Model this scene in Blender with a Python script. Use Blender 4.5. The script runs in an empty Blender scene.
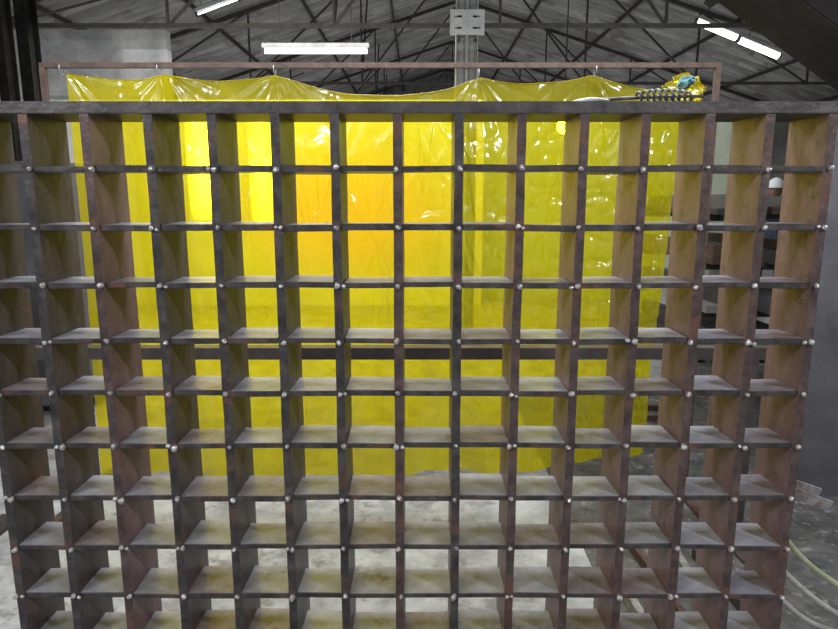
import bpy, bmesh, math, random
from mathutils import Vector, Matrix, noise
random.seed(7)
S=bpy.context.scene
COL=S.collection
try:
    S.view_settings.view_transform='Standard'
except Exception: pass

# ------------------------------------------------------------ materials
def mat(name, c1, c2=None, c3=None, rough=.6, metal=0.0, scale=6, bump=.15, bscale=None, stretch=(1,1,1), detail=6, spec=.5, patch=None, pscale=4, pth=.55, lo=.36, hi=.64):
    m=bpy.data.materials.new(name); m.use_nodes=True
    nt=m.node_tree; N=nt.nodes; L=nt.links
    b=N['Principled BSDF']
    b.inputs['Roughness'].default_value=rough; b.inputs['Metallic'].default_value=metal
    b.inputs['Specular IOR Level'].default_value=spec
    geo=N.new('ShaderNodeNewGeometry'); mp=N.new('ShaderNodeMapping'); mp.inputs['Scale'].default_value=stretch
    L.new(geo.outputs['Position'],mp.inputs['Vector'])
    n=N.new('ShaderNodeTexNoise'); n.inputs['Scale'].default_value=scale; n.inputs['Detail'].default_value=detail
    n.inputs['Roughness'].default_value=.7
    L.new(mp.outputs[0],n.inputs['Vector'])
    r=N.new('ShaderNodeValToRGB'); e=r.color_ramp.elements
    e[0].position=lo; e[0].color=(*c1,1); e[1].position=hi; e[1].color=(*(c2 or c1),1)
    if c3:
        q=e.new(.5); q.color=(*c3,1)
    L.new(n.outputs['Fac'],r.inputs['Fac']); colr=r.outputs['Color']
    if patch:
        n3=N.new('ShaderNodeTexNoise'); n3.inputs['Scale'].default_value=pscale; n3.inputs['Detail'].default_value=8; n3.inputs['Roughness'].default_value=.7
        mp2=N.new('ShaderNodeMapping'); mp2.inputs['Location'].default_value=(5.3,2.1,7.7)
        L.new(geo.outputs['Position'],mp2.inputs['Vector']); L.new(mp2.outputs[0],n3.inputs['Vector'])
        mr=N.new('ShaderNodeMapRange'); mr.inputs['From Min'].default_value=pth-.04; mr.inputs['From Max'].default_value=pth+.06
        L.new(n3.outputs['Fac'],mr.inputs['Value'])
        mx=N.new('ShaderNodeMix'); mx.data_type='RGBA'
        L.new(mr.outputs[0],mx.inputs['Factor']); L.new(colr,mx.inputs[6]); mx.inputs[7].default_value=(*patch,1)
        colr=mx.outputs[2]
    L.new(colr,b.inputs['Base Color'])
    if bump:
        n2=N.new('ShaderNodeTexNoise'); n2.inputs['Scale'].default_value=bscale or scale*5; n2.inputs['Detail'].default_value=5
        L.new(mp.outputs[0],n2.inputs['Vector'])
        bp=N.new('ShaderNodeBump'); bp.inputs['Strength'].default_value=bump; bp.inputs['Distance'].default_value=.01
        L.new(n2.outputs['Fac'],bp.inputs['Height']); L.new(bp.outputs[0],b.inputs['Normal'])
    return m
def emis(name,c,s):
    m=bpy.data.materials.new(name); m.use_nodes=True
    nt=m.node_tree; N=nt.nodes
    b=N['Principled BSDF']; b.inputs['Base Color'].default_value=(*c,1)
    b.inputs['Emission Color'].default_value=(*c,1); b.inputs['Emission Strength'].default_value=s
    return m
def softglow(name,c,s):  # emission fades toward the pane edges, painting in a soft glow
    m=bpy.data.materials.new(name); m.use_nodes=True
    nt=m.node_tree; N=nt.nodes; L=nt.links
    b=N['Principled BSDF']; b.inputs['Base Color'].default_value=(.65,.65,.64,1); b.inputs['Roughness'].default_value=.9
    b.inputs['Emission Color'].default_value=(*c,1)
    tc=N.new('ShaderNodeTexCoord'); sp=N.new('ShaderNodeSeparateXYZ'); L.new(tc.outputs['Generated'],sp.inputs[0])
    outs=[]
    for ax,pw in (('X',2.2),('Z',1.2)):
        a=N.new('ShaderNodeMath'); a.operation='MULTIPLY_ADD'; a.inputs[1].default_value=2; a.inputs[2].default_value=-1; L.new(sp.outputs[ax],a.inputs[0])
        q=N.new('ShaderNodeMath'); q.operation='MULTIPLY'; L.new(a.outputs[0],q.inputs[0]); L.new(a.outputs[0],q.inputs[1])
        r=N.new('ShaderNodeMath'); r.operation='SUBTRACT'; r.inputs[0].default_value=1; r.use_clamp=True; L.new(q.outputs[0],r.inputs[1])
        t=N.new('ShaderNodeMath'); t.operation='POWER'; t.inputs[1].default_value=pw; L.new(r.outputs[0],t.inputs[0]); outs.append(t)
    mu=N.new('ShaderNodeMath'); mu.operation='MULTIPLY'; L.new(outs[0].outputs[0],mu.inputs[0]); L.new(outs[1].outputs[0],mu.inputs[1])
    m2=N.new('ShaderNodeMath'); m2.operation='MULTIPLY'; m2.inputs[1].default_value=s; L.new(mu.outputs[0],m2.inputs[0])
    L.new(m2.outputs[0],b.inputs['Emission Strength'])
    return m
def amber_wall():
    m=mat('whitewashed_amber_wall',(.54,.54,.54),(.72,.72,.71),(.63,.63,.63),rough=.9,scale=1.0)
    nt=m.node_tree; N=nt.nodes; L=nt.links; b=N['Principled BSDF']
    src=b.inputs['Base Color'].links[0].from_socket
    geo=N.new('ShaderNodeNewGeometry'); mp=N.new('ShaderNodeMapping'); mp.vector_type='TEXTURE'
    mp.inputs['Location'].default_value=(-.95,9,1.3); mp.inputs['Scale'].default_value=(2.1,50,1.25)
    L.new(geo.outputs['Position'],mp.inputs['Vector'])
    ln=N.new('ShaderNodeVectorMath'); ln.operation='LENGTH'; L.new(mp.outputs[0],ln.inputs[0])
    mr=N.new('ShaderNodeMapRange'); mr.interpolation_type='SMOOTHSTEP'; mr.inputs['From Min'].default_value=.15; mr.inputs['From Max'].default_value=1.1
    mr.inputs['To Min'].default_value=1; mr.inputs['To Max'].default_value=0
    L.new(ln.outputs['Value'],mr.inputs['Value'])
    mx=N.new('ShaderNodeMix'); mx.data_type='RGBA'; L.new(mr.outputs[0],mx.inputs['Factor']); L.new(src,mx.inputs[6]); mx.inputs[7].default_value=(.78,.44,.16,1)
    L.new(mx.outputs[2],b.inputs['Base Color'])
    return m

M_vert=mat('dark_plate_steel',(.045,.037,.041),(.11,.09,.10),(.072,.058,.065),rough=.42,metal=.25,scale=12,bump=.14,stretch=(1,1,.5),patch=(.13,.065,.055),pscale=8,pth=.6,spec=.45,lo=.3,hi=.7)
M_vred=mat('red_brown_plate_steel',(.12,.07,.078),(.23,.15,.165),(.17,.10,.112),rough=.42,metal=.2,scale=9,bump=.14,stretch=(1,1,.5),patch=(.08,.058,.062),pscale=8,pth=.6,spec=.45,lo=.3,hi=.7)
M_hor=[mat('mill_scale_steel',(.15,.15,.18),(.33,.325,.38),(.235,.23,.28),rough=.4,metal=.15,scale=11,bump=.14,patch=(.13,.105,.115),pscale=9,pth=.62,spec=.4,lo=.3,hi=.7),
       mat('worn_shelf_steel',(.19,.19,.23),(.40,.395,.46),(.29,.285,.34),rough=.38,metal=.15,scale=8,bump=.14,patch=(.15,.135,.155),pscale=12,pth=.64,spec=.4,lo=.3,hi=.7),
       mat('brown_shelf_steel',(.12,.105,.125),(.28,.25,.29),(.195,.17,.2),rough=.42,metal=.15,scale=14,bump=.14,patch=(.17,.10,.09),pscale=8,pth=.6,spec=.4,lo=.3,hi=.7)]
M_edge=mat('shaded_cut_edge_steel',(.03,.026,.026),(.10,.088,.085),(.056,.049,.047),rough=.42,metal=.35,scale=18,patch=(.14,.07,.05),pscale=12,pth=.58)  # front edges coloured darker to offset lamp light on them; rust patches
M_edger=mat('shaded_brown_cut_edge_steel',(.05,.034,.032),(.14,.095,.088),(.085,.058,.054),rough=.42,metal=.35,scale=18,patch=(.15,.072,.052),pscale=12,pth=.58)  # same darkened front edge for the red-brown plates, with rust patches
M_top=mat('grey_flat_steel',(.04,.035,.034),(.10,.09,.086),rough=.4,metal=.3,scale=14)
M_knob=mat('weld_bead_steel',(.3,.285,.275),(.7,.68,.65),rough=.3,metal=.5,scale=110)
M_rail=mat('rusty_brown_tube',(.05,.03,.024),(.1,.062,.05),rough=.6,scale=20,spec=.3)
M_dark=mat('dark_painted_steel',(.02,.02,.022),(.045,.042,.045),rough=.55,scale=4)
M_black=mat('near_black_steel',(.006,.006,.006),(.014,.013,.012),rough=.9,scale=6,spec=.1)
M_duct=mat('dark_brown_duct_sheet',(.02,.018,.017),(.038,.034,.032),rough=.7,scale=3,spec=.2)
M_beam=mat('brown_dark_beam_steel',(.035,.027,.025),(.07,.055,.05),rough=.55,scale=8)
M_truss=mat('truss_steel',(.022,.021,.02),(.045,.042,.04),rough=.8,scale=10,spec=.2)
M_roof=mat('corrugated_sheet',(.11,.11,.107),(.28,.28,.27),(.18,.18,.175),rough=.85,scale=2,bump=0,stretch=(.3,1.6,.3),patch=(.11,.10,.095),pscale=1.2,pth=.58)
M_col=mat('weathered_column_steel',(.2,.2,.2),(.36,.36,.35),rough=.6,scale=12)
M_brk=mat('zinc_bracket_plate',(.36,.36,.37),(.5,.5,.51),rough=.5,metal=.1,scale=12)
M_chan=mat('rusty_grey_channel_steel',(.15,.14,.135),(.32,.31,.30),(.23,.22,.215),rough=.5,metal=.2,scale=18,patch=(.17,.09,.06),pscale=20,pth=.57)
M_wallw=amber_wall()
M_wallr=mat('pale_green_grey_wall',(.34,.38,.31),(.47,.51,.43),rough=.9,scale=1.3)
M_wallu=mat('dim_grey_wall',(.15,.155,.165),(.32,.33,.34),rough=.9,scale=1.6)
M_wallg=mat('grey_sheet_wall',(.15,.15,.15),(.25,.25,.25),rough=.9,scale=1.5)
M_floor=mat('worn_concrete',(.2,.2,.205),(.40,.40,.405),(.31,.31,.315),rough=.85,scale=5,bump=.2,bscale=40,patch=(.17,.165,.16),pscale=9,pth=.58)
M_floord=mat('oily_dark_plate',(.035,.035,.037),(.10,.096,.095),rough=.7,scale=9,patch=(.22,.205,.2),pscale=14,pth=.6)
M_tube=emis('fluorescent_glow',(.93,1,.97),7)
M_bulb=emis('greenish_bulb_glow',(.85,1,.35),90)
M_galv=mat('galvanised_steel',(.25,.25,.25),(.42,.42,.42),rough=.4,metal=.6,scale=15)
M_spring=mat('spring_steel',(.05,.05,.05),(.15,.15,.15),rough=.4,metal=.5,scale=30)
M_blue=mat('teal_cloth',(.03,.11,.14),(.12,.3,.34),rough=.6,scale=30)
M_hose=mat('grey_green_hose',(.3,.33,.2),(.42,.44,.3),rough=.4,scale=20)
M_hose2=mat('grey_hose',(.3,.3,.27),(.42,.42,.38),rough=.4,scale=20)
M_skin=mat('skin',(.2,.11,.08),(.25,.14,.1),rough=.6,scale=20,bump=0)
M_cloth=mat('navy_overalls',(.03,.04,.08),(.06,.07,.13),rough=.85,scale=10)
M_cap=mat('pale_cap',(.6,.63,.68),(.7,.72,.76),rough=.8,scale=20)
M_mach=mat('machine_grey_paint',(.06,.057,.066),(.11,.105,.115),rough=.5,scale=3)

def curtain_mat(name,crease,tlf,rough,vscale=9):
    m=bpy.data.materials.new(name); m.use_nodes=True
    nt=m.node_tree; N=nt.nodes; L=nt.links
    for n in list(N): N.remove(n)
    out=N.new('ShaderNodeOutputMaterial')
    tr=N.new('ShaderNodeBsdfTransparent'); tr.inputs['Color'].default_value=(.95,.83,.015,1)
    tl=N.new('ShaderNodeBsdfTranslucent'); tl.inputs['Color'].default_value=(.93,.80,.012,1)
    df=N.new('ShaderNodeBsdfDiffuse'); df.inputs['Color'].default_value=(.62,.56,.012,1)
    gl=N.new('ShaderNodeBsdfGlossy'); gl.inputs['Roughness'].default_value=rough
    geo=N.new('ShaderNodeNewGeometry')
    mp=N.new('ShaderNodeMapping'); mp.inputs['Rotation'].default_value=(0,.75,0); mp.inputs['Scale'].default_value=(1.8,1,.7)
    L.new(geo.outputs['Position'],mp.inputs['Vector'])
    ds=N.new('ShaderNodeTexNoise'); ds.inputs['Scale'].default_value=2; ds.inputs['Detail'].default_value=1
    L.new(mp.outputs[0],ds.inputs['Vector'])
    mxv=N.new('ShaderNodeMix'); mxv.data_type='VECTOR'; mxv.inputs['Factor'].default_value=.4
    L.new(mp.outputs[0],mxv.inputs[4]); L.new(ds.outputs['Color'],mxv.inputs[5])
    vo=N.new('ShaderNodeTexVoronoi'); vo.feature='DISTANCE_TO_EDGE'; vo.inputs['Scale'].default_value=vscale
    L.new(mxv.outputs[1],vo.inputs['Vector'])
    mr=N.new('ShaderNodeMapRange'); mr.interpolation_type='SMOOTHSTEP'; mr.inputs['From Max'].default_value=.16; mr.inputs['To Min'].default_value=1; mr.inputs['To Max'].default_value=0
    L.new(vo.outputs['Distance'],mr.inputs['Value'])
    n=N.new('ShaderNodeTexNoise'); n.inputs['Scale'].default_value=1.1; n.inputs['Detail'].default_value=1; L.new(geo.outputs['Position'],n.inputs['Vector'])
    m0=N.new('ShaderNodeMapRange'); m0.inputs['From Min'].default_value=.38; m0.inputs['From Max'].default_value=.58; L.new(n.outputs['Fac'],m0.inputs['Value'])
    ad=N.new('ShaderNodeMath'); ad.operation='MULTIPLY'
    L.new(mr.outputs[0],ad.inputs[0]); L.new(m0.outputs[0],ad.inputs[1])
    bp=N.new('ShaderNodeBump'); bp.inputs['Strength'].default_value=crease; bp.inputs['Distance'].default_value=.01
    L.new(ad.outputs[0],bp.inputs['Height'])
    for s in (tl,df,gl): L.new(bp.outputs[0],s.inputs['Normal'])
    m1=N.new('ShaderNodeMixShader'); m1.inputs[0].default_value=.35
    L.new(tl.outputs[0],m1.inputs[1]); L.new(df.outputs[0],m1.inputs[2])
    m2=N.new('ShaderNodeMixShader'); m2.inputs[0].default_value=tlf
    L.new(tr.outputs[0],m2.inputs[1]); L.new(m1.outputs[0],m2.inputs[2])
    fr=N.new('ShaderNodeFresnel'); fr.inputs['IOR'].default_value=1.65; L.new(bp.outputs[0],fr.inputs['Normal'])
    m3=N.new('ShaderNodeMixShader'); L.new(fr.outputs[0],m3.inputs[0])
    L.new(m2.outputs[0],m3.inputs[1]); L.new(gl.outputs[0],m3.inputs[2])
    L.new(m3.outputs[0],out.inputs['Surface'])
    return m
M_curt=curtain_mat('yellow_pvc_film',.6,.37,.12,8)
M_curt2=curtain_mat('smooth_yellow_film',.12,.38,.18)

# ------------------------------------------------------------ helpers
def obj(name, me, m=None, parent=None, loc=None, **k):
    o=bpy.data.objects.new(name,me); COL.objects.link(o)
    if m and me and not me.materials: me.materials.append(m)
    if loc is not None: o.location=loc
    if parent: o.parent=parent
    for a,b in k.items(): o[a]=b
    return o
def empty(name, loc=(0,0,0), **k):
    o=bpy.data.objects.new(name,None); COL.objects.link(o); o.location=loc; o.empty_display_size=.1
    for a,b in k.items(): o[a]=b
    return o
def finish(bm,name,smooth=False):
    me=bpy.data.meshes.new(name); bm.normal_update(); bm.to_mesh(me); bm.free()
    if smooth:
        for p in me.polygons: p.use_smooth=True
    return me
def add_box(bm,x0,x1,y0,y1,z0,z1,M=None):
    vs=[bm.verts.new((x,y,z)) for x in (x0,x1) for y in (y0,y1) for z in (z0,z1)]
    for f in ((0,1,3,2),(4,6,7,5),(0,4,5,1),(2,3,7,6),(0,2,6,4),(1,5,7,3)):
        bm.faces.new([vs[i] for i in f])
    if M: bmesh.ops.transform(bm,matrix=M,verts=vs)
    return vs
def box_mesh(name,x0,x1,y0,y1,z0,z1,bev=0):
    bm=bmesh.new(); add_box(bm,x0,x1,y0,y1,z0,z1)
    if bev: bmesh.ops.bevel(bm,geom=bm.edges[:],offset=bev,segments=2,affect='EDGES')
    return finish(bm,name)
def bar(bm,a,b,w,h=None):
    h=h or w
    a=Vector(a);b=Vector(b); d=b-a; L=d.length
    q=d.to_track_quat('Z','Y').to_matrix().to_4x4()
    add_box(bm,-w/2,w/2,-h/2,h/2,0,L,Matrix.Translation(a)@q)
def tube(bm,pts,r,seg=10,closed_ends=True):
    rings=[]; prev=None
    n=len(pts)
    for i,p in enumerate(pts):
        p=Vector(p)
        t=(Vector(pts[min(i+1,n-1)])-Vector(pts[max(i-1,0)])).normalized()
        if prev is None:
            x=t.orthogonal().normalized()
        else:
            x=(prev-t*prev.dot(t)).normalized()
        prev=x; y=t.cross(x)
        rr=r[i] if isinstance(r,(list,tuple)) else r
        rings.append([bm.verts.new(p+(x*math.cos(2*math.pi*k/seg)+y*math.sin(2*math.pi*k/seg))*rr) for k in range(seg)])
    for a,b in zip(rings,rings[1:]):
        for k in range(seg): bm.faces.new((a[k],a[(k+1)%seg],b[(k+1)%seg],b[k]))
    if closed_ends:
        bm.faces.new(rings[0][::-1]); bm.faces.new(rings[-1])

# ------------------------------------------------------------ setting
me=box_mesh('floor',-8,10,-3,26,-.2,0); obj('floor',me,M_floor,kind='structure',label='worn grey concrete workshop floor')
X0,X1,XR,ZE,ZR=-7.2,9.2,1.0,3.7,6.3
def roofz(x): return ZR-(ZR-ZE)*abs(x-XR)/(X1-XR)
bm=bmesh.new()
ny=1400
prev=None
for i in range(ny+1):
    y=-3+29*i/ny; dz=.045*math.sin(2*math.pi*y/.25)
    row=[bm.verts.new((x,y,z+dz)) for x,z in ((X0,ZE),(XR,ZR),(X1,ZE))]
    if prev:
        for k in range(2): bm.faces.new((prev[k],prev[k+1],row[k+1],row[k]))
    prev=row
obj('ceiling',finish(bm,'ceiling'),M_roof,kind='structure',label='grimy corrugated metal gable roof sheeting')
obj('wall_left',box_mesh('wl',X0-.2,X0,-3,26,0,ZE),M_wallg,kind='structure',label='grey sheet side wall')
obj('wall_right',box_mesh('wr',X1,X1+.2,-3,26,0,ZE),M_wallg,kind='structure',label='dark grey sheet side wall')
bm=bmesh.new()
vs=[bm.verts.new(p) for p in ((X0,26,0),(X1,26,0),(X1,26,ZE),(XR,26,ZR),(X0,26,ZE))]
f=bm.faces.new(vs); r=bmesh.ops.extrude_face_region(bm,geom=[f]); bmesh.ops.translate(bm,vec=(0,.2,0),verts=[v for v in r['geom'] if isinstance(v,bmesh.types.BMVert)])
obj('wall_back',finish(bm,'wb'),M_wallg,kind='structure',label='grey gable end wall')
def window(n,x0,x1,z0,z1,y,s):
    cx=(x0+x1)/2
    e=empty('window_%d'%n,(cx,y,z0),kind='structure',label='narrow frosted daylight window with painted glow')
    obj('window_pane',box_mesh('p',x0-cx,x1-cx,-.01,.01,0,z1-z0),softglow('softglow_glass_%d'%n,(1,.97,.8),s),parent=e)
window(1,-3.24,-2.74,1.2,2.82,8.98,22); window(2,-2.38,-1.98,1.1,2.82,8.98,12)
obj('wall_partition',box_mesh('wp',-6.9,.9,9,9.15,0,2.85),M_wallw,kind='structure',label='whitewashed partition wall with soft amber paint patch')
obj('wall_partition_upper',box_mesh('wpu',-6.9,-3.4,9,9.15,2.85,3.75),M_wallu,kind='structure',label='dim grey upper partition wall')
obj('wall_partition_grey',box_mesh('wpg',.9,4.6,9.6,9.75,0,2.7),M_wallr,kind='structure',label='pale grey sheet partition wall')

# ------------------------------------------------------------ trusses & purlins
def truss(y,i):
    e=empty('roof_truss' if i==0 else 'roof_truss.%03d'%i,(0,y,0),label='dark steel gable roof truss under corrugated sheeting',category='roof truss',group='roof trusses')
    zb=ZE-.08
    bm=bmesh.new(); bar(bm,(X0,0,ZE-.12),(XR,0,ZR-.14),.065); bar(bm,(XR,0,ZR-.14),(X1,0,ZE-.12),.065)
    obj('top_chord',finish(bm,'tc'),M_truss,parent=e)
    bm=bmesh.new(); bar(bm,(X0,0,zb),(X1,0,zb),.05)
    obj('bottom_chord',finish(bm,'bc'),M_truss,parent=e)
    n=8; xs=[X0+(X1-X0)*k/n for k in range(n+1)]
    bm=bmesh.new()
    for k in range(1,n):
        bar(bm,(xs[k],0,zb),(xs[k],0,roofz(xs[k])-.14),.032)
        if k<n/2: bar(bm,(xs[k],0,zb),(xs[k+1],0,roofz(xs[k+1])-.14),.032)
        if k>n/2: bar(bm,(xs[k],0,zb),(xs[k-1],0,roofz(xs[k-1])-.14),.032)
    bar(bm,(xs[3],0,zb),(xs[3],1.5,roofz(xs[3])-.14),.03)
    if i%2: bar(bm,(xs[1],0,zb),(xs[2],1.8,roofz(xs[2])-.14),.03)
    obj('truss_web',finish(bm,'tw'),M_truss,parent=e)
for i,y in enumerate((5.0,8.3,12.2,16.0,20.0,24.0)): truss(y,i)
pi=0
for s in (-1,1):
    for k in range(1,6):
        x=XR+s*k*1.6; z=roofz(x)-.08
        obj('roof_purlin' if pi==0 else 'roof_purlin.%03d'%pi,box_mesh('pu',-.02,.02,-14,14.4,-.03,.03),M_truss,loc=(x,11.5,z),label='long dark steel purlin under roof sheeting',category='roof purlin',group='roof purlins'); pi+=1

# ------------------------------------------------------------ steel column
def column(x,y):
    e=empty('steel_column',(x,y,0),label='weathered grey channel column with slotted bracket near top',category='column')
    bm=bmesh.new()
    add_box(bm,-.105,.105,-.05,-.04,0,5.9); add_box(bm,-.105,-.095,-.12,-.05,0,5.9); add_box(bm,.095,.105,-.12,-.05,0,5.9)
    add_box(bm,-.012,.012,-.11,-.05,0,5.9)
    add_box(bm,-.16,.16,-.16,.16,0,.02)
    obj('column_shaft',finish(bm,'cs'),M_col,parent=e)
    bm=bmesh.new(); zs=[3.02,3.07,3.09,3.17,3.19,3.24]
    xs=[-.16,-.12,-.05,.05,.12,.16]
    for a in range(5):
        for b in range(5):
            if a in (1,3) and b in (1,3): continue
            add_box(bm,xs[a],xs[a+1],-.145,-.125,zs[b],zs[b+1])
    obj('slotted_bracket',finish(bm,'jb'),M_brk,parent=e)
    for a in (-.075,.075):
        bm=bmesh.new(); tube(bm,[(a,-.14,2.98),(a,-.1,2.98)],.016,6); obj('bolt',finish(bm,'bo'),M_dark,parent=e)
column(.45,6.4)
for i,(x,y,w) in enumerate(((-3.62,6.2,.055),(-4.28,6.9,.05))):
    bm=bmesh.new(); add_box(bm,-w,w,-.09,-.08,0,4.45); add_box(bm,-w,w,.08,.09,0,4.45); add_box(bm,-.005,.005,-.08,.08,0,4.45)
    obj('dark_column' if i==0 else 'dark_column.001',finish(bm,'dc'),M_black,loc=(x,y,0),label='dark steel I-section post against grey wall',category='column',group='dark posts')

# ------------------------------------------------------------ fluorescent lamps
def fluoro(c,L,tilt=0,lab='',cord=.6,r=.024):
    e=empty('fluorescent_lamp',c,label=lab,category='ceiling lamp')
    e.rotation_euler=(0,tilt,0)
    obj('lamp_housing',box_mesh('lh',-L/2-.03,L/2+.03,-.05,.05,.033,.085,.008),M_wallu,parent=e)
    bm=bmesh.new(); tube(bm,[(-L/2,0,0),(L/2,0,0)],r,12)
    obj('lamp_tube',finish(bm,'lt',True),M_tube,parent=e)
    for s in (-1,1):
        obj('lamp_bracket',box_mesh('lb',s*(L/2+.02)-.015,s*(L/2+.02)+.015,-.03,.03,-.035,.04),M_truss,parent=e)
        bm=bmesh.new(); tube(bm,[(s*L*.35,0,.08),(s*L*.35,0,.08+cord)],.006,6)
        obj('suspension_wire',finish(bm,'sw'),M_truss,parent=e)
fluoro((-1.21,7.84,3.22),1.2,lab='lit fluorescent tube hung horizontally on wires',cord=2.1,r=.026)
fluoro((4.62,10.4,4.10),.66,tilt=.36,lab='lit fluorescent tube following the roof slope',cord=.8,r=.05)
fluoro((5.30,10.4,3.83),.66,tilt=.36,lab='lit fluorescent tube following the roof slope',cord=.8,r=.05)
fluoro((-3.28,11.0,4.60),.7,tilt=-.33,lab='slim lit fluorescent tube close under the roof slope',cord=.1,r=.012)
P=empty('pendant_lamp',(1.24,5.6,2.12),label='small lit round pendant lamp on thin cord',category='lamp')
bm=bmesh.new(); bmesh.ops.create_uvsphere(bm,u_segments=16,v_segments=10,radius=.06); obj('lamp_bulb',finish(bm,'pb',True),M_bulb,parent=P)
bm=bmesh.new(); tube(bm,[(0,0,.045),(0,0,.06),(0,0,.1)],[.09,.07,.02],16); obj('lamp_shade',finish(bm,'ps',True),M_galv,parent=P)
bm=bmesh.new(); tube(bm,[(0,0,.1),(0,0,4.05)],.006,6); obj('lamp_cord',finish(bm,'pc'),M_truss,parent=P)

# ------------------------------------------------------------ the welded grid
SP=.1483; RS=.1425; YF=1.56; T=.162; TH=.125; ZTOP=1.718; XC=-.051
G=empty('steel_grid_frame',(XC,YF,0),label='large welded steel egg-crate grid of brown plates standing upright',category='metal grid')
H=ZTOP+.009
tv=.022; th=.015
for i in range(15):
    x=(i-7)*SP
    w=tv
    bm=bmesh.new(); n=40; R=[]
    for q in range(n+1):
        z=(H-.004)*q/n; dx=.0015*noise.noise(Vector((i*7,z*4,0))); dy=.0015*noise.noise(Vector((i*3,z*9,5)))
        R.append([bm.verts.new((sx*(w/2+.0008*noise.noise(Vector((i,z*30,sx))))+dx,(dy-.003) if k==0 else T,z)) for sx,k in ((-1,0),(1,0),(1,1),(-1,1))])
    for a,b in zip(R,R[1:]):
        for k in range(4):
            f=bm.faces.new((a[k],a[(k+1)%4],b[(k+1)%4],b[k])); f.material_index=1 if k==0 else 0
    bm.faces.new(R[0][::-1]); bm.faces.new(R[-1])
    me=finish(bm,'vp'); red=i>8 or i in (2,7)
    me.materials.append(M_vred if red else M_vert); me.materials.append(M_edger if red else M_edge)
    o=obj('vertical_plate',me,None,parent=G,loc=(x+random.uniform(-.002,.002),random.uniform(-.0015,.001),0))
    o.rotation_euler=(0,random.uniform(-.0015,.0015),random.uniform(-.012,.012)-(.02 if i<6 else 0))
nrow=13
def rowz(j): return max(ZTOP-RS*j+(.005 if j in (5,6) else 0),.008)
obj('top_plate',box_mesh('tp',-7*SP-.06,7*SP+.02,-.006,T+.004,-.016,.012,.0015),M_top,parent=G,loc=(0,0,ZTOP),label='thicker dark brown top edge plate')
restm=bmesh.new(); cnt=0
for j in range(1,nrow):
    for i in range(14):
        x0=(i-7)*SP+tv/2-.001; x1=(i-6)*SP-tv/2+.001
        t=th*random.uniform(.85,1.1)
        me=box_mesh('hp',x0-(x0+x1)/2,(x1-x0)/2,random.uniform(-.004,.003),TH-random.uniform(-.008,.015),-t/2,t/2,.0012)
        z=rowz(j)+(random.uniform(-.0022,.0022) if j<12 else 0); rot=random.uniform(-.015,.015)
        if j<=7 or (j==8 and 6<=i<=7):
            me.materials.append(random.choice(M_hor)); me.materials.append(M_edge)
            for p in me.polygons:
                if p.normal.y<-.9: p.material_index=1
            o=obj('horizontal_plate',me,None,parent=G,loc=((x0+x1)/2,0,z)); o.rotation_euler=(random.uniform(-.02,.02),rot,0); cnt+=1
        else:
            mi=random.randrange(3)
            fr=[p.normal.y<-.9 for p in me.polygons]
            me.transform(Matrix.Translation(((x0+x1)/2,0,z))@Matrix.Rotation(rot if j<12 else 0,4,'Y'))
            nf=len(restm.faces); restm.from_mesh(me); restm.faces.ensure_lookup_table()
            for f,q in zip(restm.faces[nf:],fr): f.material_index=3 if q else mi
me=finish(restm,'hprest')
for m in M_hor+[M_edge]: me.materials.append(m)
obj('horizontal_plate',me,None,parent=G,kind='stuff',label='worn grey steel shelf plates low in the grid')
kmes=[]
for kk in range(4):
    bmk=bmesh.new(); bmesh.ops.create_icosphere(bmk,subdivisions=3,radius=.0070)
    for v in bmk.verts:
        v.co*=1+.45*noise.noise(v.co*130+Vector((kk*9,0,0)))
        if v.co.y>0: v.co.y*=1.3
    if kk==1:
        bmesh.ops.translate(bmk,vec=(-.0065,0,0),verts=bmk.verts)
        g=bmesh.ops.create_icosphere(bmk,subdivisions=2,radius=.0055)
        for v in g['verts']: v.co*=1+.3*noise.noise(v.co*150+Vector((kk*4,3,0)))
        bmesh.ops.translate(bmk,vec=(.009,.001,-.001),verts=g['verts'])
    kme=finish(bmk,'weld_knob',True); kme.materials.append(M_knob); kmes.append(kme)
spots=[]
for j in range(1,nrow-1):
    for i in range(15):
        sd=random.uniform(-.006,.006)
        spots.append(((i-7)*SP+sd,-.007,rowz(j)-.001+random.uniform(-.003,.003)))
vis=[s for s in spots if s[2]>.25]
vis.sort(key=lambda s:abs(s[0])*1.0+abs(s[2]-1.2))
rest=[s for s in spots if s not in vis[:100]]
for s in vis[:100]:
    o=obj('weld_knob',random.choice(kmes),None,parent=G,loc=s,label='rounded silvery weld bead')
    o.rotation_euler=(random.uniform(-.4,.4),random.choice((0,math.pi))+random.uniform(-.3,.3),0); q=random.uniform(.75,1.15); o.scale=(q,q,q*random.uniform(.85,1.1))
bm=bmesh.new()
for s in rest:
    q=random.uniform(.75,1.15)
    b=bmesh.new(); b.from_mesh(random.choice(kmes)); b.transform(Matrix.Translation(s)@Matrix.Scale(q,4)@Matrix.Rotation(random.choice((0,math.pi))+random.uniform(-.3,.3),4,'Y')); tmp=bpy.data.meshes.new('t'); b.to_mesh(tmp); b.free(); bm.from_mesh(tmp)
obj('weld_knob',finish(bm,'knobs',True),M_knob,parent=G,kind='stuff',label='rounded silvery weld beads')
bm=bmesh.new(); add_box(bm,0,.13,-.035,.035,0,.006); add_box(bm,0,.13,-.035,-.029,.006,.03); add_box(bm,0,.13,.029,.035,.006,.03)
o=obj('side_bracket',finish(bm,'sbk'),M_chan,parent=G,loc=(7*SP+.01,.08,.71),label='short rusty grey steel channel end sticking out'); o.rotation_euler=(.1,.32,-.1)

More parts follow.
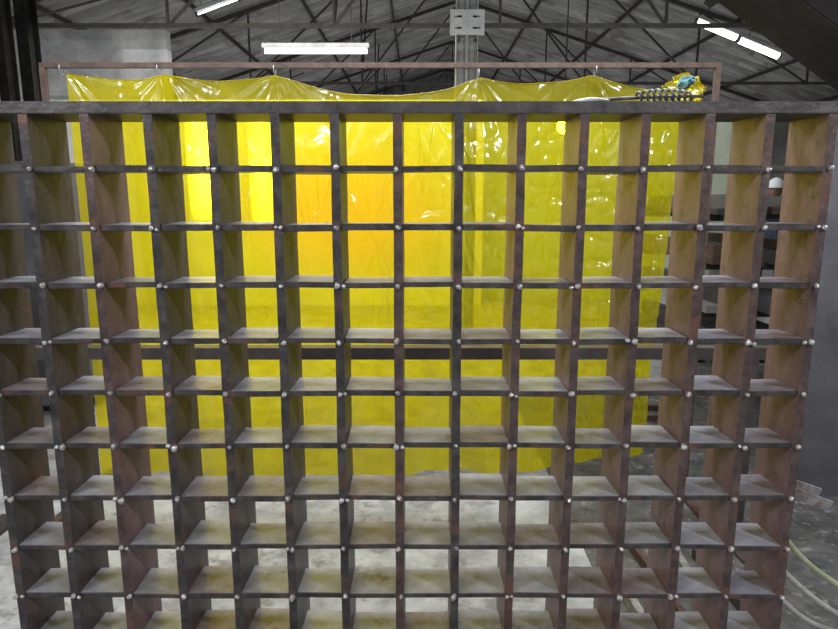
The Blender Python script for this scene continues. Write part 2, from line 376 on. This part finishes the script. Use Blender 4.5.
# ------------------------------------------------------------ chipping hammer on top of the grid
zt=ZTOP+.012
E=empty('chipping_hammer',(.60,YF+.05,zt),label='steel chipping hammer with coiled spring handle lying on grid',category='hammer')
bm=bmesh.new()
pts=[]; turns=9
for k in range(0,turns*14+1):
    a=2*math.pi*k/14; s=k/(turns*14)
    rr=.0165*(1-.45*(abs(s-.5)*2)**2)
    pts.append((-.068+.136*s,rr*math.cos(a),.0195+rr*math.sin(a)))
tube(bm,pts,.0031,7); obj('coil_handle',finish(bm,'ch',True),M_spring,parent=E)
bm=bmesh.new(); tube(bm,[(.095,0,.0195),(.0,0,.0195),(-.09,0,.015),(-.18,0,.0095)],[.004,.004,.0045,.004],10)
obj('hammer_shaft',finish(bm,'hs',True),M_spring,parent=E)
bm=bmesh.new()
tube(bm,[(-.18,-.045,.008),(-.18,-.02,.009),(-.18,0,.009),(-.18,.03,.009),(-.18,.05,.008)],[.002,.006,.0085,.006,.002],10)
bmesh.ops.rotate(bm,cent=(-.18,0,.01),matrix=Matrix.Rotation(1.15,3,'Z'),verts=bm.verts)
obj('hammer_head',finish(bm,'hh',True),M_galv,parent=E)

# ------------------------------------------------------------ screen frame
D=3.0
F=empty('screen_frame',(0,D,0),label='brown square-tube stand carrying the yellow curtain',category='frame')
XL,XRr=-1.70,1.35
bm=bmesh.new(); add_box(bm,XL-.011,XRr+.011,-.011,.011,2.087,2.109); obj('top_rail',finish(bm,'tr'),M_rail,parent=F)
for x in (XL,XRr):
    obj('frame_post',box_mesh('fp',x-.012,x+.012,-.012,.012,.03,2.087),M_rail,parent=F)
    obj('frame_foot',box_mesh('ff',x-.02,x+.02,-.3,.3,0,.03),M_rail,parent=F)

# curtain
hooks=[(-1.62,2.072),(-1.18,2.070),(-.655,2.07),(.27,2.052),(.80,2.068),(1.24,2.0)]
def topz(x):
    for (a,za),(b,zb) in zip(hooks,hooks[1:]):
        if a<=x<=b:
            t=(x-a)/(b-a); L_=b-a; sag=.012+.075*min(1,(L_/.92)**2.4)
            s=abs(2*t-1); s=s**2.2; s=s-.10*max(0,(s-.8)/.2)
            return za+(zb-za)*t-sag*(1-s)+.008*noise.noise(Vector((x*5,0,4)))
    return hooks[0][1] if x<hooks[0][0] else hooks[-1][1]
bm=bmesh.new(); NX,NZ=400,240
vg=[]
def ridge(p): return (1-abs(noise.noise(p)))**5
for a in range(NX+1):
    u=a/NX; x=-1.62+2.86*u; zt_=topz(x); col=[]
    near=min(hooks,key=lambda h:abs(x-h[0]))
    for b in range(NZ+1):
        v=b/NZ
        zb=.11+.02*math.sin(x*2.3)+(max(0,x-.8)*.25)
        z=zt_+(zb-zt_)*v
        xx=x+(-.10*v*(u-.5)*2 if u>.5 else 0)
        amp=.014+.020*v
        y=amp*math.sin(x*9+1.5*math.sin(z*1.3))+.4*amp*math.sin(x*27+z*1.2+math.sin(x*5))
        cr=(.12+.9*max(0,min(1.2,x+.1)))*min(1,.25+v*5)
        y+=.02*cr*noise.noise(Vector((x*3.2+z*1.5,z*2.6-x,0)))
        y+=.014*cr*ridge(Vector((x*4+z*3.5,z*4-x*3,3)))+.008*(cr+.1)*ridge(Vector((x*10-z*7,z*7+x*7,8)))
        ddx=x-near[0]; ddz=near[1]+.01-z
        ang=math.atan2(ddx,ddz+.01); rr_=math.hypot(ddx,ddz)
        y+=.012*math.exp(-rr_*4)*ridge(Vector((ang*3+near[0]*5,0,near[0])))*min(1,rr_*10)
        col.append(bm.verts.new((xx,y,z)))
    vg.append(col)
for a in range(NX):
    for b in range(NZ):
        f=bm.faces.new((vg[a][b],vg[a][b+1],vg[a+1][b+1],vg[a+1][b])); f.material_index=1 if b<14 else 0
me=finish(bm,'wc',True); me.materials.append(M_curt); me.materials.append(M_curt2)
C=obj('welding_curtain',me,None,loc=(0,D+.05,0),label='translucent yellow plastic welding curtain hanging in scallops',category='curtain')
bm=bmesh.new()
pts=[(-1.62+2.86*k/200,.014*math.sin((-1.62+2.86*k/200)*9),topz(-1.62+2.86*k/200)) for k in range(201)]
tube(bm,pts,.0028,6); obj('curtain_hem',finish(bm,'hem',True),M_curt2,parent=C,label='rolled yellow plastic top hem')
for hx,hz in hooks[:-1]:
    bm=bmesh.new()
    pts=[(hx,-.04+.024*math.cos(t),hz+.013+.024*math.sin(t)) for t in [k*2*math.pi/16 for k in range(17)]]
    tube(bm,pts,.0025,6)
    obj('curtain_ring',finish(bm,'cr',True),M_galv,parent=C)
def crumple(name,loc,rx,rz,m,sd,lab,cat,drape=0):
    bm=bmesh.new(); bmesh.ops.create_icosphere(bm,subdivisions=5,radius=.07)
    for v in bm.verts:
        d=1+.5*ridge(v.co*16+Vector((sd,1,0)))-.25+.35*noise.noise(v.co*12+Vector((sd,5,2)))
        v.co*=d; v.co.x*=rx; v.co.z*=rz
        if v.co.z<0: v.co.z*=1+drape; v.co.x*=1+.3*drape
    obj(name,finish(bm,name,True),m,loc=loc,label=lab,category=cat)
crumple('plastic_bundle',(1.15,D-.13,1.985),1.0,.65,M_curt2,3,'crumpled bunch of translucent yellow plastic by curtain rail','plastic sheet',drape=.9)
crumple('teal_cloth',(1.10,D-.27,1.975),.26,.3,M_blue,9,'small crumpled blue-green cloth beside bunched yellow plastic','cloth')

# dark beam crossing behind grid
B=empty('steel_beam',(0,2.6,0),label='dark horizontal steel beam on two short legs',category='beam')
obj('beam_bar',box_mesh('bb',-2.0,1.62,-.03,.03,.84,.89),M_beam,parent=B)
for x in (-1.95,1.4):
    obj('beam_leg',box_mesh('bl',x-.03,x+.03,-.03,.03,.02,.84),M_beam,parent=B)
    obj('beam_foot',box_mesh('bl2',x-.05,x+.05,-.2,.2,0,.02),M_beam,parent=B)

def cabinet(loc,w,d,h,lab,m=M_mach):
    e=empty('machine_cabinet',loc,label=lab,category='machine')
    obj('cabinet_body',box_mesh('cb',-w/2,w/2,0,d,.08,h,.02),m,parent=e)
    obj('access_door',box_mesh('ad',-w/2+.05,w/2-.05,-.015,0,.2,h*.55),M_dark,parent=e)
    obj('control_panel',box_mesh('cp',-w/2+.08,w/2-.3,-.02,0,h*.66,h*.9),M_wallu,parent=e)
    for sx in (-1,1):
        for yy in (.06,d-.1):
            obj('cabinet_foot',box_mesh('cf',sx*(w/2-.08)-.03,sx*(w/2-.08)+.03,yy,yy+.06,0,.08),M_dark,parent=e)
cabinet((-2.9,4.2,0),1.1,.8,1.75,'dark purple-grey machine cabinet with door and control panel')
cabinet((-4.2,5.1,0),1.1,.8,1.6,'dark purple-grey machine cabinet with door and control panel')

# steel rack
R=empty('steel_stock_rack',(2.55,4.6,0),label='dark rack holding grey steel bars and angles',category='rack')
for x in (-.6,.6):
    for y in (0,1.4): obj('rack_upright',box_mesh('ru',x-.03,x+.03,y-.03,y+.03,0,1.5),M_dark,parent=R)
for z in (.35,.7,1.05,1.4):
    for y in (0,1.4): obj('rack_arm',box_mesh('ra',-.57,.57,y-.025,y+.025,z-.05,z),M_dark,parent=R)
for z in (.35,.7,1.05,1.4):
    for q in range(5):
        x=2.55-.44+q*.22+random.uniform(-.02,.02); h=random.uniform(.04,.16)
        y0=random.uniform(-.35,-.08)
        o=obj('steel_bar',box_mesh('sb',-.05,.05,y0,1.75,0,h),random.choice((M_mach,M_rail,M_mach,M_dark,M_wallg)),loc=(x,4.6,z),label='grey steel bar lying on rack',category='steel bar',group='bars on the rack')

o=obj('steel_sheet',box_mesh('ss',-.5,.5,-.01,.01,0,1.95,.002),M_mach,loc=(2.34,3.0,0),label='large dark grey steel sheet standing upright',category='steel sheet')
o.rotation_euler=(-.03,0,-.12)
Dp=empty('extraction_duct',(3.1,4.4,2.30),label='dark brown boxed duct sloping down under the roof',category='duct'); Dp.rotation_euler=(0,.58,0)
obj('duct_body',box_mesh('gw',-1.5,1.6,-.3,.3,-.1,.9,.01),M_duct,parent=Dp)
for x in (-1.2,1.3):
    bm=bmesh.new(); add_box(bm,x-.03,x+.03,-.34,.34,-.14,-.1); add_box(bm,x-.03,x+.03,-.34,-.3,-.1,.9); add_box(bm,x-.03,x+.03,.3,.34,-.1,.9); add_box(bm,x-.03,x+.03,-.34,.34,.9,.94)
    obj('duct_flange',finish(bm,'gf'),M_duct,parent=Dp)

def bez(pts):
    out=[]
    P=[Vector(p) for p in pts]; P=[P[0]*2-P[1]]+P+[P[-1]*2-P[-2]]
    for i in range(1,len(P)-2):
        for k in range(8):
            t=k/8; a,b,c,d=P[i-1],P[i],P[i+1],P[i+2]
            out.append(.5*((2*b)+(c-a)*t+(2*a-5*b+4*c-d)*t*t+(3*b-a-3*c+d)*t**3))
    out.append(P[-2]); return out
def hose(pts,r,m,lab):
    bm=bmesh.new(); tube(bm,bez(pts),r,10); obj('hose',finish(bm,'hose',True),m,label=lab,category='hose')
hose([(1.06,1.78,.63),(1.09,1.78,.54),(1.14,1.78,.46),(1.22,1.78,.38),(1.36,1.78,.28),(1.6,1.78,.1),(2.2,1.8,.02)],.009,M_hose,'grey-green rubber hose drooping to floor')
hose([(1.05,1.8,.60),(1.075,1.8,.49),(1.12,1.81,.39),(1.2,1.82,.30),(1.36,1.83,.18),(1.65,1.84,.04),(2.25,1.86,.02)],.009,M_hose2,'pale grey rubber hose drooping to floor')
hose([(1.04,1.82,.54),(1.06,1.82,.43),(1.1,1.83,.32),(1.18,1.84,.22),(1.34,1.88,.1),(1.62,1.9,.02),(2.3,1.92,.02)],.009,M_hose2,'pale grey rubber hose drooping to floor')

obj('floor_plate',box_mesh('fpl',.72,3.2,1.75,5.2,0,.006),M_floord,label='oily dark steel plate covering the concrete floor',category='floor plate')
for iy in range(5):
    L=random.uniform(.4,.6); w=random.uniform(.04,.09)
    bm=bmesh.new(); add_box(bm,-L/2,L/2,-w/2,w/2,0,.008); add_box(bm,-L/2,L/2,-w/2,-w/2+.008,.008,.04)
    o=obj('steel_offcut',finish(bm,'so'),random.choice((M_chan,M_mach,M_rail)),label='rusty steel angle offcut lying on floor',category='steel offcut',group='offcuts on the floor',loc=(1.62,3.5+iy*.22,.006))
    o.rotation_euler=(0,0,random.uniform(-.12,.12))
for k,(x,y,L,rz) in enumerate(((.95,2.2,.75,.05),(1.08,2.25,.6,-.08),(1.2,2.15,.6,.06),(.80,2.15,.6,.04))):
    w=.05; bm=bmesh.new(); add_box(bm,-w/2,w/2,-L/2,L/2,0,.01); add_box(bm,-w/2,-w/2+.008,-L/2,L/2,.01,.045)
    o=obj('steel_offcut',finish(bm,'so'),(M_rail,M_chan,M_dark,M_chan)[k],label='long steel angle lying on dark floor plate',category='steel offcut',group='offcuts on the floor',loc=(x,y,.006)); o.rotation_euler=(0,0,rz)

# ------------------------------------------------------------ person
def person(loc,rot):
    P=empty('person',loc,label='person in navy overalls and pale cap standing beside rack',category='person'); P.rotation_euler=(0,0,rot)
    V=[(0,0,.95),(0,0,1.12),(0,0,1.32),(0,0,1.44),(0,-.01,1.52),
       (-.1,0,.9),(-.11,-.01,.5),(-.12,.02,.1),(-.12,-.14,.05),
       (.1,0,.9),(.12,-.03,.5),(.13,.02,.1),(.14,-.14,.05),
       (-.18,0,1.4),(-.23,-.02,1.12),(-.2,-.2,.95),(.18,0,1.4),(.24,.0,1.12),(.22,-.16,.92)]
    Ed=[(0,1),(1,2),(2,3),(3,4),(0,5),(5,6),(6,7),(7,8),(0,9),(9,10),(10,11),(11,12),(3,13),(13,14),(14,15),(3,16),(16,17),(17,18)]
    Rr=[.15,.13,.15,.1,.055,.09,.065,.05,.045,.09,.065,.05,.045,.065,.05,.035,.065,.05,.035]
    me=bpy.data.meshes.new('body'); me.from_pydata(V,Ed,[])
    o=obj('body',me,M_cloth,parent=P)
    md=o.modifiers.new('Skin','SKIN')
    for v,r in zip(me.skin_vertices[0].data,Rr): v.radius=(r,r*.8)
    me.skin_vertices[0].data[0].use_root=True
    sb=o.modifiers.new('Sub','SUBSURF'); sb.levels=2; sb.render_levels=2
    bm=bmesh.new(); bmesh.ops.create_icosphere(bm,subdivisions=3,radius=.11)
    for v in bm.verts:
        v.co.x*=.75; v.co.z*=1.08
        if v.co.z<-.03: v.co.x*=.85
        if v.co.y<-.06 and abs(v.co.x)<.02 and abs(v.co.z)<.03: v.co.y-=.02
    bmesh.ops.translate(bm,vec=(0,-.01,1.62),verts=bm.verts)
    for s in (-1,1):
        r=bmesh.ops.create_icosphere(bm,subdivisions=2,radius=.025); bmesh.ops.translate(bm,vec=(s*.085,0,1.62),verts=r['verts'])
    obj('head',finish(bm,'hd',True),M_skin,parent=P)
    bm=bmesh.new(); bmesh.ops.create_icosphere(bm,subdivisions=3,radius=.125)
    bmesh.ops.bisect_plane(bm,geom=bm.verts[:]+bm.edges[:]+bm.faces[:],plane_co=(0,0,-.005),plane_no=(0,0,1),clear_inner=True)
    for v in bm.verts: v.co.x*=.8
    r=bmesh.ops.create_circle(bm,cap_ends=True,segments=16,radius=.08); bmesh.ops.translate(bm,vec=(0,-.11,.0),verts=r['verts'])
    bmesh.ops.translate(bm,vec=(0,-.01,1.65),verts=bm.verts)
    obj('cap',finish(bm,'cap',True),M_cap,parent=P)
    for hx,hy,hz in ((-.2,-.22,.93),(.22,-.18,.9)):
        bm=bmesh.new(); tube(bm,[(hx,hy+.02,hz+.02),(hx,hy-.01,hz),(hx,hy-.05,hz-.03)],[.025,.038,.03],8)
        for q in range(4): tube(bm,[(hx-.027+q*.018,hy-.04,hz-.03),(hx-.027+q*.018,hy-.075,hz-.06),(hx-.027+q*.018,hy-.08,hz-.09)],[.009,.008,.006],6)
        tube(bm,[(hx-.03,hy-.01,hz),(hx-.055,hy-.03,hz-.02),(hx-.055,hy-.055,hz-.035)],[.01,.009,.007],6)
        obj('hand',finish(bm,'ha',True),M_skin,parent=P)
person((4.44,8.0,0),-.5)

# ------------------------------------------------------------ lights
def area(name,loc,rot,sx,sy,p,c=(1,1,1)):
    l=bpy.data.lights.new(name,'AREA'); l.shape='RECTANGLE'; l.size=sx; l.size_y=sy; l.energy=p; l.color=c
    o=bpy.data.objects.new(name,l); COL.objects.link(o); o.location=loc
    o.rotation_euler=rot
    return o
def aim(o,tgt): o.rotation_euler=(Vector(tgt)-o.location).to_track_quat('-Z','Y').to_euler()
R_=math.radians
area('fill_partition',(-1.7,6.3,3.2),(R_(40),0,0),3.0,1.2,160,(1,.97,.88))  # added fill washing the partition wall, no opening in the roof
area('fill_partition_right',(2.4,7.2,3.2),(R_(40),0,0),2.2,1,34,(.92,1,.86))  # added weaker fill for the right-hand partition
area('fill_behind_curtain',(-1.1,4.8,3.3),(R_(-20),0,0),2.8,1,62,(1,.98,.92))  # added helper light that brightens the curtain from behind
area('fill_hall',(1,14,3.5),(0,0,0),10,12,380,(1,1,1))  # added broad fill for the hall, no real source modelled
area('fill_hall_up',(1,13,2.9),(math.pi,0,0),14,18,320,(1,1,1))  # added upward fill to lift the underside of the roof
area('fill_front',(-1.3,-.3,3.3),(R_(25),0,0),3,2,30,(.9,.95,1))  # added fill above and behind the camera, source unseen
area('fill_above_grid',(0,2.3,3.1),(0,0,0),3.2,.7,125,(.92,.95,1))  # added overhead fill to lighten shelf tops with neutral light
o=area('high_side_lamp',(2.6,-.6,3.4),(0,0,0),.2,.2,85,(.95,.97,1)); aim(o,(-.5,1.6,.9))
o=area('high_side_lamp_two',(-2.8,-.8,3.2),(0,0,0),.6,.6,65,(.95,.96,1)); aim(o,(.5,1.6,.9))
W=bpy.data.worlds.new('W'); S.world=W; W.use_nodes=True
W.node_tree.nodes['Background'].inputs[0].default_value=(.86,.92,1,1)
W.node_tree.nodes['Background'].inputs[1].default_value=.36

cam=bpy.data.cameras.new('Camera'); co=bpy.data.objects.new('Camera',cam); COL.objects.link(co)
cam.lens=27.06; cam.sensor_width=36; cam.clip_start=.05
co.location=(0,0,1.5); co.rotation_euler=(math.radians(90-10.3),0,0)
S.camera=co
